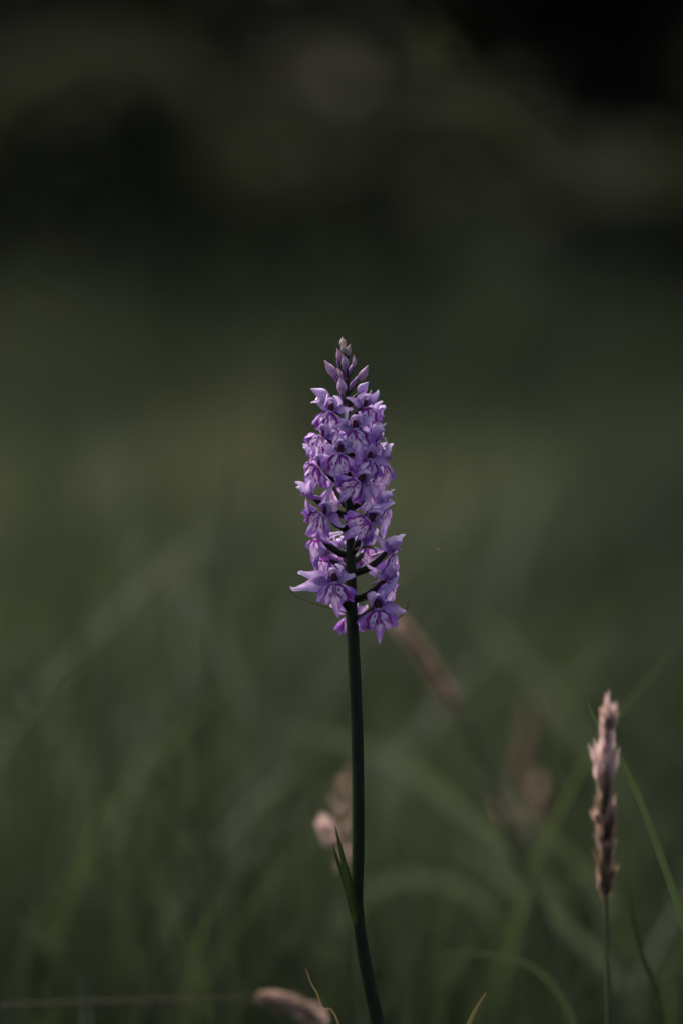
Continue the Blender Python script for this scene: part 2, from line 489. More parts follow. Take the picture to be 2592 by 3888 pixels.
def build_stem():
    pts = [P(x, y) - ORCHID_BASE for x, y in STEM_PX]
    # radius in mm along the stem, looked up by height
    hs = [(0.0, 2.2), (0.0915, 2.0), (0.125, 1.75), (0.145, 1.75), (0.20, 1.8), (0.215, 1.7), (0.235, 1.35), (0.26, 1.0), (0.285, 0.7), (0.30, 0.35)]
    c = spline(pts, 120)
    rad = []
    for p in c:
        z = p.z
        for (a, ra), (b, rb) in zip(hs, hs[1:]):
            if a <= z <= b:
                r = ra + (rb - ra) * (z - a) / (b - a); break
        else:
            r = hs[0][1] if z < 0 else hs[-1][1]
        rad.append(r * 1e-3)
    v, f = tube(pts, rad, 120, 16)
    rg = random.Random(3)
    # shallow lengthwise ridges
    out = []
    for i, q in enumerate(v):
        k, j = divmod(i, 16)
        out.append(c[k] + (q - c[k]) * (1 + 0.05 * (1 if j % 4 == 0 else -0.3) + 0.02 * math.sin(k * .7 + j)))
    mesh_obj('stem', out, f, M['stem'], orchid)


build_stem()


def lip_mesh(rg, sc_=1.0, fold=0.0, mid=1.0):
    """Three-lobed spotted lip hanging from the origin, in mm: loops and dots written into tint.r."""
    NA, NR = 54, 22
    A = R(74)
    verts, faces, cols = [], [], []
    ph = [rg.uniform(0, 6.28) for _ in range(5)]
    skew = rg.uniform(-0.06, 0.06)
    mw = rg.uniform(0.95, 1.12)
    lp = [(rg.uniform(0, 6), rg.uniform(0, 6), R(rg.uniform(20, 34)), rg.uniform(2.5, 3.0), rg.uniform(0.8, 1.1), rg.uniform(-.5, .7),
           [(rg.uniform(-.35, .25), rg.uniform(-1.2, 1.0), rg.uniform(.3, .75)) for _ in range(3)]) for _ in range(2)]
    sd = [(rg.uniform(-.35, .35), rg.uniform(3.0, 5.6)) for _ in range(6)]
    for i in range(NA + 1):
        a = -A + 2 * A * i / NA
        ad = abs(math.degrees(a))
        rs = 6.0 * max(0.0, 1 - (abs(ad - 43) / (34 if ad > 43 else 41)) ** 2.2) ** 0.45
        rm = (8.1 * mid - 0.20 * ad) * mw if ad < 24 else 0
        rr = 1.06 * max(rs, rm) * (1 + 0.06 * math.sin(a * 17 + ph[0]) + 0.05 * math.sin(a * 37 + ph[1]))
        for j in range(NR + 1):
            t = j / NR
            r = rr * t
            x = r * math.sin(a + skew * t)
            l = r * math.cos(a + skew * t)
            neck = 0.45 + 0.55 * min(1, t * 2.0)
            x *= neck
            l += 0.5 * t * (abs(a) / A) ** 2
            edge = t
            wav = edge ** 2 * (0.75 * math.sin(a * 6 + ph[2]) + 0.40 * math.sin(a * 13 + ph[3]))
            y = -0.7 * math.sin(min(l, 5) * 0.5) + 0.035 * l * l * (0.5 if ad < 20 else 0.8) + (0.05 + fold) * x * x + wav * 0.8
            verts.append(Vector((x, y, -l)) * (sc_ * 1e-3))
            # markings
            mk = 0.0
            X, Lq = abs(x), l
            # hooked loop on each side lobe, wavering and broken
            sg = 0 if x < 0 else 1
            wx = 0.16 * math.sin(Lq * 2.3 + lp[sg][0]) + 0.1 * math.sin(Lq * 5 + lp[sg][1])
            ca, sa = math.cos(lp[sg][2]), math.sin(lp[sg][2])
            ex, ey = X + wx - 1.5, Lq - lp[sg][3]
            u = ex * ca - ey * sa
            w = ex * sa + ey * ca
            d = math.sqrt((u / lp[sg][4]) ** 2 + (w / 2.45) ** 2)
            lw = (0.27 + 0.09 * math.sin(w * 1.6 + lp[sg][1])) * (1.25 if u > 0 else 0.8)
            band = abs(d - 1)
            gap = w > 1.2 and u < lp[sg][5]
            if band < lw * 1.3 and Lq > 0.6 and not gap:
                mk = max(mk, min(1, (lw * 1.3 - band) / (lw * 0.4)))
            # irregular blots inside the loop
            for (bu, bw, bl) in lp[sg][6]:
                d2 = math.hypot((u - bu) / 0.22, (w - bw) / bl)
                if d2 < 1: mk = max(mk, min(1, (1 - d2) * 2.5))
            # short streaks on the side lobes beyond the loop
            if d > 1.25 and t < 0.9 and X > 1.2:
                sv = math.sin(a * 26 + ph[1]) * math.sin(r * 2.1 + ph[4] + a * 3)
                if sv > 0.62: mk = max(mk, (sv - 0.62) * 2.0)
            # middle dashes and dots
            if X < 0.5 and 1.2 < Lq < 3.0 and abs(X - 0.28) < 0.16: mk = max(mk, 0.85)
            for (dx, dl) in sd:
                dd = math.hypot((x - dx) / 0.22, (Lq - dl) / 0.34)
                if dd < 1: mk = max(mk, 0.8 * (1 - dd * .5))
            # dark veins running into the throat
            if t < 0.2: mk = max(mk, 0.6 * (1 - t / 0.2))
            marg = 0.12 + 0.85 * max(0, (t - 0.55) / 0.38) ** 1.2 + (0.4 if X > 2.6 else 0) * t - (0.3 if t > 0.94 else 0) + 0.18 * math.sin(a * 44 + ph[3]) * t  # purple margin of the lip, deepened further as painted shade
            if d < 1: marg *= 0.4
            cols.append((mk, t, min(1, max(0, marg))))
    n = NR + 1
    for i in range(NA):
        for j in range(NR):
            faces.append((i * n + j, i * n + j + 1, (i + 1) * n + j + 1, (i + 1) * n + j))
    return verts, faces, cols


def hood_mesh(rg, k=1.0):
    """Cupped hood of sepal and petals arching over the throat, opening towards -Y."""
    NU, NV = 16, 14
    c = spline([(0, 1.5, -0.6), (0, 1.3, 1.4), (0, 0.3, 3.0), (0, -1.5, 3.6), (0, -3.0, 3.2)], NV)
    rad = [0.8, 1.7, 2.1, 1.9, 1.3, 0.25]
    verts, faces, cols = [], [], []
    for i, p in enumerate(c):
        t = (c[min(i + 1, NV)] - c[max(i - 1, 0)]).normalized()
        sx = Vector((1, 0, 0))
        nn = sx.cross(t).normalized()
        r = lerp_list(rad, i / NV)
        for j in range(NU + 1):
            u = j / NU * 2 - 1
            ph = u * R(118)
            ridge = 1 + 0.05 * math.cos(ph * 3) + 0.02 * math.sin(i * 1.3)
            q = p + (sx * math.sin(ph) * r + nn * ((1 - math.cos(ph)) * r * 1.05)) * ridge
            verts.append(q * (k * 1e-3))
            cols.append((0.12 if abs(u) < 0.06 else 0, i / NV, 0.15 + 0.7 * abs(u) ** 2 * (1 - 0.5 * i / NV) + 0.5 * (1 - i / NV) ** 2 + 0.12 * math.sin(u * 16)))  # deeper violet towards the hood's base paints in shade
    n = NU + 1
    for i in range(NV):
        for j in range(NU):
            faces.append((i * n + j, i * n + j + 1, (i + 1) * n + j + 1, (i + 1) * n + j))
    return verts, faces, cols


def ellipsoid(c, r, nu=12, nv=8):
    verts, faces = [], []
    for i in range(nv + 1):
        th = math.pi * i / nv
        for j in range(nu):
            ph = 2 * math.pi * j / nu
            verts.append(Vector((c[0] + r[0] * math.sin(th) * math.cos(ph), c[1] + r[1] * math.sin(th) * math.sin(ph), c[2] + r[2] * math.cos(th))) * 1e-3)
    for i in range(nv):
        for j in range(nu):
            faces.append((i * nu + j, i * nu + (j + 1) % nu, (i + 1) * nu + (j + 1) % nu, (i + 1) * nu + j))
    return verts, faces


def flower(px, py, depth, yaw, pitch=0, roll=0, size=1.0, seps=(62, 62), seplen=(1.0, 1.0), att=None, bract=1.0, seed=0, mid=1.0, fold=0.0, spur=True, bract_to=None, sepw=1.0, sepfwd=(0.1, 0.1), extra=()):
    """One open flower. (px, py) = its throat in the photograph, depth in mm (negative = nearer), angles in degrees.
    roll > 0 swings the lip to the picture's left. seps = angle of each side sepal from straight up."""
    rg = random.Random(1000 + seed)
    pos = P(px, py, depth * 1e-3)
    rot = Matrix.Rotation(R(yaw), 4, 'Z') @ Matrix.Rotation(R(pitch), 4, 'X') @ Matrix.Rotation(R(roll), 4, 'Y')
    mat = Matrix.Translation(pos - ORCHID_BASE) @ rot
    inv = (Matrix.Translation(pos) @ rot).inverted()
    age = (py - 1500) / 900 * 0.22 + rg.uniform(-.14, .14)
    shade = lambda cs: [(q[0], q[1], min(1, max(0, q[2] + age))) for q in cs]
    v, f, c = hood_mesh(rg, size)
    c = shade(c)
    fl = mesh_obj('flower', v, f, M['hood'], orchid, c, mat4=mat)
    # column and throat
    v, f = ellipsoid((0, 0.1, 0.8), (0.85, 0.8, 1.4))
    mesh_obj('column', [q * size for q in v], f, M['column'], fl)
    # lip
    v, f, c = lip_mesh(rg, size * 1.1, fold, mid)
    v = [q + Vector((0, -0.5e-3, -0.1e-3)) * size for q in v]
    mesh_obj('lip', v, f, M['lip'], fl, shade(c))
    # side sepals
    for sgn, ang, ln, fw in [(-1, seps[0], seplen[0], sepfwd[0]), (1, seps[1], seplen[1], sepfwd[1])] + list(extra):
        if ln <= 0: continue
        a = R(ang + rg.uniform(-6, 6))
        d = Vector((math.sin(a) * sgn, fw, math.cos(a)))
        L = 7.4 * ln * rg.uniform(0.93, 1.07)
        b = Vector((1.0 * sgn, 1.0, 0.4))
        bend = Vector((0.0, 1.0, 0.25)) * rg.uniform(0.3, 1.6)
        pts = [b, b + d * L * .33 + Vector((0, 0.25, 0)), b + d * L * .68, b + d * L * .9 + bend * .9, b + d * L + bend * 1.5 + Vector((0, 0, rg.uniform(-.8, .9)))]
        v, f, c = blade([p * (size * 1e-3) for p in pts], [x * size * 1e-3 for x in (1.5, 2.6 * sepw, 3.2 * sepw, 2.8 * sepw, 2.1, 1.5, 1.15, 1.1, 0.9, 0.3)], (-d.z, 0.35, d.x * 1.0), 14, 6, cup=rg.uniform(0.3, 0.8) * -1, twist=rg.uniform(-.9, .9), ruffle=0.16, rg=rg)
        c = [(0.10 if q[2] < .1 else 0.0, q[1], 0.10 + 0.30 * q[2] ** 2 + 0.75 * (1 - q[1]) ** 2) for q in c]
        mesh_obj('sepal', v, f, M['sepal'], fl, shade(c))
    # two inner petals folded against the hood
    for sgn in (-1, 1):
        o_ = rg.uniform(-.5, .5)
        pts = [Vector((0.9 * sgn, 1.0, 0.6)), Vector(((1.9 + .3 * o_) * sgn, 0.4, 2.4)), Vector(((1.5 + o_) * sgn, -1.3, 3.9 + o_)), Vector(((1.2 + 1.6 * o_) * sgn, -2.7, 4.4 + 1.5 * o_))]
        v, f, c = blade([p * (size * 1e-3) for p in pts], [x * size * 1e-3 for x in (1.4, 2.2, 2.3, 1.7, 1.0, 0.45)], (0.35 * sgn, 1, 0.6), 10, 4, cup=0.45 * sgn, twist=rg.uniform(-.4, .4), ruffle=0.08, rg=rg)
        mesh_obj('petal', v, f, M['sepal'], fl, [(0.0, q[1], 0.75 - 0.75 * q[1] + .25 * q[2] + 0.15 * math.sin(q[2] * 9)) for q in c])
    # spur
    if spur:
        pts = [Vector((0, 0.6, -0.2)), Vector((rg.uniform(-.5, .5), 2.8, -1.0)), Vector((rg.uniform(-.6, .6), 6.4, -2.2))]
        v, f = tube([p * size * 1e-3 for p in pts], [x * size * 1e-3 for x in (1.0, 0.85, 0.75, 0.55, 0.25)], 12, 8)
        mesh_obj('spur', v, f, M['spur'], fl, [(0, 0, 0.5)] * len(v))
    # ovary: from the stem axis up to the back of the hood
    ax, ay = att if att else (stem_x(py + 75), py + 75)
    a0 = P(ax, ay, 0.0)
    back = inv.inverted() @ (Vector((0, 1.1, 0.2)) * size * 1e-3)
    mid_ = a0 * .45 + back * .55 + Vector((0, 0, -0.0012)) + (back - a0).cross(Vector((0, 0, 1))).normalized() * 0.0003
    v, f = tube([inv @ a0, inv @ mid_, inv @ back], [x * 1e-3 for x in (0.75, 1.0, 1.15, 1.05, 0.8)], 16, 8)
    n8 = len(v) // 8
    mesh_obj('ovary', v, f, M['ovary'], fl, [((i // 8) / n8 * 0.7, 0, 0) for i in range(len(v))])
    # bract below the ovary, ending in a thread
    if bract > 0:
        out = (back - a0); out.y *= 1.0
        tip = a0 + out * (1.05 * bract) + Vector((rg.uniform(-1, 1), rg.uniform(-1, 1), -1.5)) * 1e-3
        if bract_to: tip = P(bract_to[-1][0], bract_to[-1][1], depth * 0.6e-3)
        b0 = a0 + Vector((0, 0, -0.0012))
        if bract_to:
            pts = [b0] + [P(q[0], q[1], depth * 0.5e-3) for q in bract_to]
        else:
            pts = [b0, b0 * .5 + tip * .5 + Vector((0, 0, -0.0012)), tip]
        side = (out.cross(Vector((0, 0, 1)))).normalized()
        wd = [x * 1e-3 for x in ((1.6, 2.0, 1.7, 1.2, 0.6, 0.15) if not bract_to else (1.5, 1.3, 0.8, 0.5, 0.35, 0.22))]
        v, f, c = blade([inv @ p for p in pts], wd, inv.to_3x3() @ side, 14, 4, cup=0.5)
        tt = rg.uniform(0, .5)
        mesh_obj('bract', v, f, M['bract'], fl, [(tt + 0.4 * q[1], 0, 0) for q in c])
    return fl


# throat x, y in the photograph, depth mm, yaw, pitch, roll ...
FL = [
    dict(px=1256, py=1556, depth=-5, yaw=-22, pitch=-6, roll=12, size=0.98, seps=(72, 80), seplen=(0.95, 0.6), att=(1318, 1600), bract=1.0),
    dict(px=1388, py=1540, depth=-5, yaw=28, pitch=-4, roll=-8, size=0.90, seps=(55, 62), seplen=(0.7, 1.0), att=(1319, 1590), bract=0.9),
    dict(px=1432, py=1588, depth=2, yaw=72, pitch=-4, roll=0, size=0.95, seps=(40, 75), seplen=(1.0, 1.0), att=(1320, 1640), bract=0.6),
    dict(px=1226, py=1650, depth=-4, yaw=-38, pitch=0, roll=34, size=1.0, seps=(60, 70), seplen=(0.7, 0.8), att=(1321, 1690), bract=0.7),
    dict(px=1348, py=1622, depth=-9, yaw=4, pitch=-4, roll=-4, size=1.0, seps=(85, 60), seplen=(0.7, 0.7), att=(1321, 1690), bract=0.0),
    dict(px=1426, py=1672, depth=-1, yaw=66, pitch=-2, roll=0, size=1.0, seps=(45, 80), seplen=(1.0, 1.05), att=(1322, 1720), bract=0.9),
    dict(px=1290, py=1714, depth=-10, yaw=-3, pitch=-2, roll=3, size=1.0, seps=(75, 80), seplen=(0.75, 0.7), att=(1322, 1780), bract=0.0),
    dict(px=1404, py=1738, depth=-7, yaw=22, pitch=-8, roll=14, size=0.92, seps=(70, 100), seplen=(0.7, 0.95), att=(1323, 1790), bract=0.9),
    dict(px=1448, py=1752, depth=4, yaw=125, pitch=0, roll=0, size=1.2, seps=(50, 80), seplen=(0.9, 0.9), att=(1323, 1800), bract=0.8),
    dict(px=1186, py=1735, depth=3, yaw=-105, pitch=0, roll=8, size=0.95, seps=(60, 60), seplen=(0.9, 0.8), att=(1323, 1785), bract=0.6),
    dict(px=1212, py=1762, depth=-5, yaw=-40, pitch=4, roll=34, size=1.0, seps=(40, 95), seplen=(0.7, 0.8), att=(1324, 1850), bract=0.8),
    dict(px=1366, py=1822, depth=-10, yaw=6, pitch=6, roll=44, size=1.0, seps=(70, 122), seplen=(0.75, 1.2), att=(1324, 1880), bract=0.0),
    dict(px=1168, py=1884, depth=-1, yaw=-98, pitch=10, roll=0, size=1.0, seps=(50, 60), seplen=(0.9, 0.9), att=(1325, 1960), bract=0.8),
    dict(px=1230, py=1944, depth=-6, yaw=-30, pitch=0, roll=38, size=1.08, seps=(20, 105), seplen=(1.0, 0.7), att=(1328, 2010), bract=0.75),
    dict(px=1404, py=1970, depth=-9, yaw=2, pitch=2, roll=52, size=1.05, seps=(-18, 150), seplen=(1.1, 1.35), att=(1330, 2110), bract=0.9),
    dict(px=1458, py=1918, depth=0, yaw=62, pitch=0, roll=0, size=1.0, seps=(40, 50), seplen=(1.2, 0.9), att=(1328, 1985), bract=0.95),
    dict(px=1205, py=2040, depth=3, yaw=-128, pitch=0, roll=-10, size=0.95, seps=(70, 80), seplen=(1.0, 0.8), att=(1330, 2110), bract=0.9),
    dict(px=1488, py=2092, depth=-2, yaw=62, pitch=6, roll=0, size=1.05, seps=(55, 85), seplen=(1.0, 1.0), att=(1334, 2180), bract=0.95),
    dict(px=1232, py=2104, depth=5, yaw=-122, pitch=0, roll=-8, size=1.0, seps=(70, 95), seplen=(1.05, 1.0), att=(1333, 2170), bract=1, bract_to=[(1290, 2142), (1205, 2128), (1160, 2090), (1148, 2066)]),
    dict(px=1478, py=2198, depth=-1, yaw=58, pitch=4, roll=-4, size=1.0, seps=(60, 80), seplen=(1.0, 1.0), att=(1338, 2280), bract=0.85),
    dict(px=1270, py=2204, depth=-6, yaw=-10, pitch=0, roll=-6, size=1.1, seps=(68, 85), seplen=(1.3, 0.55), sepw=1.4, extra=[(-1, 100, 1.75, 0.0)], att=(1337, 2330), bract=1, bract_to=[(1290, 2322), (1210, 2300), (1130, 2268), (1100, 2235), (1089, 2208)]),
    dict(px=1434, py=2304, depth=-7, yaw=8, pitch=0, roll=-4, size=1.12, seps=(-42, 106), seplen=(1.25, 1.0), att=(1340, 2350), bract=1, bract_to=[(1400, 2368), (1480, 2362), (1535, 2330), (1552, 2290), (1550, 2264)]),
    # flowers on the far side of the stem
    dict(px=1385, py=2075, depth=9, yaw=165, pitch=0, roll=20, size=0.95, seps=(60, 60), seplen=(0.9, 0.9), att=(1333, 2130), bract=0.8),
    dict(px=1292, py=2085, depth=9, yaw=-160, pitch=0, roll=0, size=0.9, seps=(70, 60), seplen=(0.9, 0.6), att=(1332, 2140), bract=0.0),
    dict(px=1330, py=2330, depth=9, yaw=185, pitch=0, roll=8, size=0.95, seps=(80, 60), seplen=(0.6, 0.9), att=(1340, 2390), bract=0.0),
    dict(px=1262, py=1850, depth=8, yaw=-150, pitch=0, roll=0, size=0.9, seps=(70, 60), seplen=(0.9, 0.8), att=(1325, 1920), bract=0.7),
    dict(px=1395, py=1870, depth=8, yaw=150, pitch=0, roll=0, size=0.9, seps=(70, 60), seplen=(0.8, 0.8), att=(1325, 1930), bract=0.7),
    dict(px=1330, py=1740, depth=9, yaw=180, pitch=0, roll=0, size=0.9, seps=(70, 60), seplen=(0.8, 0.8), att=(1323, 1800), bract=0.7),
    dict(px=1270, py=1660, depth=8, yaw=-150, pitch=0, roll=0, size=0.9, seps=(70, 60), seplen=(0.8, 0.8), att=(1321, 1730), bract=0.7),
    dict(px=1385, py=1640, depth=8, yaw=150, pitch=0, roll=0, size=0.85, seps=(70, 60), seplen=(0.8, 0.8), att=(1321, 1710), bract=0.7),
]
for i, d in enumerate(FL):
    flower(seed=i, **d)


def bud(tip, base, foot, width, matk, seed, depth=0, half_open=False):
    """A closed bud: plump spindle from base to tip, its stalk (ovary) running down to foot on the stem."""
    rg = random.Random(300 + seed)
    y = depth * 1e-3
    t, b, fo = P(*tip, y), P(*base, y * .8), P(*foot, y * .15)
    o0 = b - ORCHID_BASE
    ax = t - b
    L = ax.length
    d = ax / L
    side = d.cross(Vector((0, 1, 0))).normalized()
    bow = side * (L * 0.10 * rg.uniform(-1, 1))
    prof = [0.30, 0.75, 1.0, 1.0, 0.82, 0.52, 0.30, 0.06]
    pts = [Vector((0, 0, 0)), d * L * .35 + bow, d * L * .7 + bow * .6, d * L]
    v, f = tube(pts, [p * width * 0.5 * S for p in prof], 22, 12)
    c = spline(pts, 22)
    vv, cc = [], []
    for i, q in enumerate(v):
        k, j = divmod(i, 12)
        g = 1 - 0.10 * (1 if j in (0, 4, 8) else 0)          # seams between the closed sepals
        vv.append(c[k] + (q - c[k]) * g)
        cc.append((0.25 if j in (0, 4, 8) else 0, k / 22, 0.25 + 0.6 * abs(k / 22 - .45) + rg.uniform(-.1, .1)))
    o = mesh_obj('bud', vv, f, matk, orchid, cc, loc=o0)
    mid_ = (b * .5 + fo * .5) + side * 0.0004
    v, f = tube([fo - b, mid_ - b, d * L * 0.12], [x * 1e-3 for x in (0.45, 0.5, 0.6, 0.6)], 10, 8)
    mesh_obj('ovary', v, f, M['spur'] if matk is M['bud'] else M['ovary'], o, [(0.3, 0, 0.7)] * len(v))
    bt = b + d * L * 0.15 + Vector((rg.uniform(-1, 1), -0.6, 0)) * 1e-3
    v, f, c2 = blade([fo - b, (fo * .5 + bt * .5) - b + Vector((0, -0.0008, -0.0006)), bt - b], [x * 1e-3 for x in (1.0, 1.2, 0.9, 0.5, 0.1)], (1, 0.3, 0), 10, 3, cup=0.4)
    mesh_obj('bract', v, f, M['bract'], o, [(0.3 + 0.6 * q[1], 0, 0) for q in c2])
    if half_open:
        # loosening sepal lifting off the side of the bud
        s2 = side * (width * S * 0.55 * half_open)
        v, f, c2 = blade([d * L * .02, d * L * .4 + s2 * 1.2 + Vector((0, -0.001, -0.001)), d * L * .85 + s2 * 1.6 + Vector((0, -0.001, -0.002))], [x * 1e-3 for x in (1.2, 2.6, 2.6, 1.4, 0.3)], (0, -1, 0.6), 10, 5, cup=-0.4)
        mesh_obj('sepal', v, f, M['sepal'], o, [(0, q[1], 0.2 + .3 * q[2]) for q in c2])
    return o


B_ = M['bud']; Y_ = M['bud_young']
bud((1299, 1279), (1303, 1318), (1310, 1345), 27, Y_, 0, -1)
bud((1299, 1300), (1306, 1345), (1311, 1370), 25, Y_, 1, -3)
bud((1330, 1306), (1321, 1355), (1314, 1390), 26, Y_, 2, -2)
bud((1279, 1322), (1284, 1376), (1311, 1410), 24, B_, 3, -1)
bud((1300, 1344), (1309, 1400), (1313, 1440), 30, B_, 4, -4)
bud((1343, 1347), (1340, 1394), (1316, 1445), 16, B_, 5, 1)
bud((1231, 1368), (1272, 1432), (1314, 1475), 34, B_, 6, 0)
bud((1278, 1396), (1302, 1438), (1315, 1475), 18, B_, 7, 2)
bud((1289, 1434), (1295, 1494), (1318, 1540), 40, B_, 8, -5)
bud((1397, 1386), (1356, 1440), (1318, 1495), 32, B_, 9, 0)
bud((1179, 1476), (1250, 1508), (1318, 1560), 42, M['sepal'], 10, -1, half_open=0.7)
bud((1398, 1450), (1364, 1496), (1318, 1545), 40, M['sepal'], 11, 1, half_open=-0.5)
bud((1284, 1592), (1318, 1614), (1320, 1650), 34, M['sepal'], 12, -8, half_open=0.5)

# free-standing bracts and the sheathing leaf on the stem
def orchid_blade(name, pts, widths, matk, side=(1, 0, 0), cup=0.5, n=16):
    v, f, c = blade([p - ORCHID_BASE for p in pts], [w * S for w in widths], side, n, 6, cup=cup)
    mesh_obj(name, v, f, matk, orchid, [(0.5 + .4 * q[1], 0, 0) for q in c])


orchid_blade('bract', [P(1338, 2260, -.002), P(1326, 2215, -.003), P(1312, 2155, -.0045)], [16, 24, 20, 12, 4], M['bract'])
orchid_blade('bract', [P(1345, 2086, -.004), P(1385, 2075, -.007), P(1428, 2086, -.009)], [8, 10, 10, 7, 2], M['bract'], side=(0, 0.3, 1), cup=0.2)
orchid_blade('leaf', [P(1364, 3500, -.0019), P(1342, 3440, -.0030), P(1318, 3330, -.0035), P(1292, 3220, -.004), P(1272, 3134, -.004)], [30, 40, 38, 30, 19, 11, 2], M['leaf'], cup=0.9)
orchid_blade('leaf', [P(1330, 3420, -.0005), P(1300, 3320, 0.001), P(1276, 3250, .002), P(1262, 3205, .002)], [18, 20, 15, 9, 2], M['leaf'], cup=0.9)


# ------------------------------------------------------------------ single grasses round the orchid
def single_blade(path, depth, widths, matk, label, cup=0.3, side=(1, 0, 0.2), group=None, n=28, root_to=None):
    """path runs from tip to root in photograph pixels; the blade is carried on down to the soil."""
    pts = [P(q[0], q[1], (q[2] if len(q) > 2 else depth)) for q in path]
    last, prev = pts[-1], pts[-2]
    if last.z > 0.01:
        dirn = (last - prev).normalized()
        x = last.x + dirn.x * min(0.05, last.z * 0.6)
        g = ground_z(x, last.y)
        if last.z - g > 0.06: pts.append(Vector((last.x * .6 + x * .4, last.y, g + (last.z - g) * .45)))
        pts.append(Vector((x, last.y, g - 0.004)))
    base = pts[-1].copy(); base.z = ground_z(base.x, base.y)
    pts = [p - base for p in pts][::-1]
    k = (CAM_D + depth) / CAM_D
    v, f, c = blade(pts, [w * S * k for w in widths], side, n, 4, cup=cup)
    root = empty('grass_shoot', base)
    mesh_obj('blade', v, f, matk, root, [(0.4, q[1], 0) for q in c])
    return tag(root, label, 'grass', group)


def spikelet_mesh(rg, k):
    v, f, c = [], [], []
    # three overlapping boat-shaped glumes
    for g in range(3):
        a = (g - 1) * 0.28
        d = Vector((math.sin(a), -0.12 * (g == 1), math.cos(a)))
        vv, ff, cc = blade([Vector((0, 0, 0)), d * .45 + Vector((0, -.06, 0)), d * (1.0 - .12 * abs(g - 1))], [0.10, 0.26, 0.30, 0.22, 0.10, 0.02], (d.z, 0, -d.x), 8, 4, cup=-0.9)
        b = len(v)
        v += vv; f += [tuple(i + b for i in q) for q in ff]
        c += [(k + rg.uniform(-.06, .06) + 0.25 * (q[1] - .5), 0, 0) for q in cc]
    return v, f, c


def spike(path, depth, head_px, nspk, spk_len, width, tintf, label, name='grass_spike', group=None, join=True, culm_r=4.0, seed=0, droop=0.0, culm_mat='culm', spread=0.45, seed_mat='spikelet', flare=0.0):
    """A flowering grass: culm from the soil, and a head of spikelets along the first head_px of the path (tip first)."""
    rg = random.Random(500 + seed)
    pts = [P(q[0], q[1], (q[2] if len(q) > 2 else depth)) for q in path]
    k = (CAM_D + depth) / CAM_D
    last, prev = pts[-1], pts[-2]
    g = ground_z(last.x, last.y)
    if last.z > g + 0.005:
        dirn = (last - prev).normalized()
        x = last.x + dirn.x * min(0.04, (last.z - g) * .5)
        g = ground_z(x, last.y)
        pts.append(Vector((x, last.y, g - 0.004)))
    base = pts[-1].copy(); base.z = g
    root = empty(name, base)
    tag(root, label, 'grass', group)
    pts = [p - base for p in pts]
    v, f = tube(pts, [x * S * k for x in (1.2, culm_r * .6, culm_r, culm_r, culm_r)], 60, 8)
    mesh_obj('stalk', v, f, M[culm_mat], root)
    c = spline(pts, 400)
    # arc length
    L = [0.0]
    for a, b in zip(c, c[1:]): L.append(L[-1] + (b - a).length)
    head = head_px * S * k
    metas = []
    allv, allf, allc = [], [], []
    shared = {}
    for i in range(nspk):
        t = (i + rg.uniform(-.3, .3)) / nspk
        t = min(0.995, max(0.0, t))
        s = t * head
        j = next((q for q in range(len(L)) if L[q] >= s), len(L) - 1)
        p = c[j]
        tan = (c[max(j - 3, 0)] - c[min(j + 3, len(c) - 1)]).normalized()     # towards the tip
        az = i * 2.399 + rg.uniform(-.5, .5)
        a = tan.cross(Vector((0, 1, 0))).normalized(); b = tan.cross(a)
        rad = a * math.cos(az) + b * math.sin(az)
        prof = width(t) * S * k
        d = (tan + rad * spread * rg.uniform(.6, 1.2) * min(1, .15 + t * 5)).normalized()
        off = rad * prof * rg.uniform(.15, .45)
        sl = spk_len * S * k * rg.uniform(.75, 1.2) * (0.75 if t < .03 else 1)
        if i == 0:
            d, off, sl = tan, Vector((0, 0, 0)), sl * 1.25
        else:
            sl *= 0.5 + min(0.5, t * 5)
            if rg.random() < flare: d = (tan + rad * 0.55).normalized(); off = off * 1.5
        zax = d
        xax = rad.cross(zax).normalized(); yax = zax.cross(xax)
        m = Matrix((( xax.x, yax.x, zax.x, 0), (xax.y, yax.y, zax.y, 0), (xax.z, yax.z, zax.z, 0), (0, 0, 0, 1)))
        m = Matrix.Translation(p + off - zax * sl * .15) @ m @ Matrix.Scale(sl, 4)
        tv = min(1, max(0, tintf(t) + rg.uniform(-.25, .25)))
        if join:
            vv, ff, cc = spikelet_mesh(rg, tv)
            q0 = len(allv)
            allv += [m @ q for q in vv]; allf += [tuple(z + q0 for z in q) for q in ff]; allc += cc
        else:
            key = round(tv * 7)
            if key not in shared:
                vv, ff, cc = spikelet_mesh(rg, key / 7)
                o = mesh_obj('spikelet', vv, ff, M['spikelet'], root, cc)
                shared[key] = o.data
            else:
                o = bpy.data.objects.new('spikelet', shared[key]); col.objects.link(o); o.parent = root
            o.matrix_local = m
    if join:
        mesh_obj('seed_head', allv, allf, M[seed_mat], root, allc)
    return root


def bump(t, a=0.25):
    return math.sin(math.pi * min(1, t * .9 + .1)) ** .6


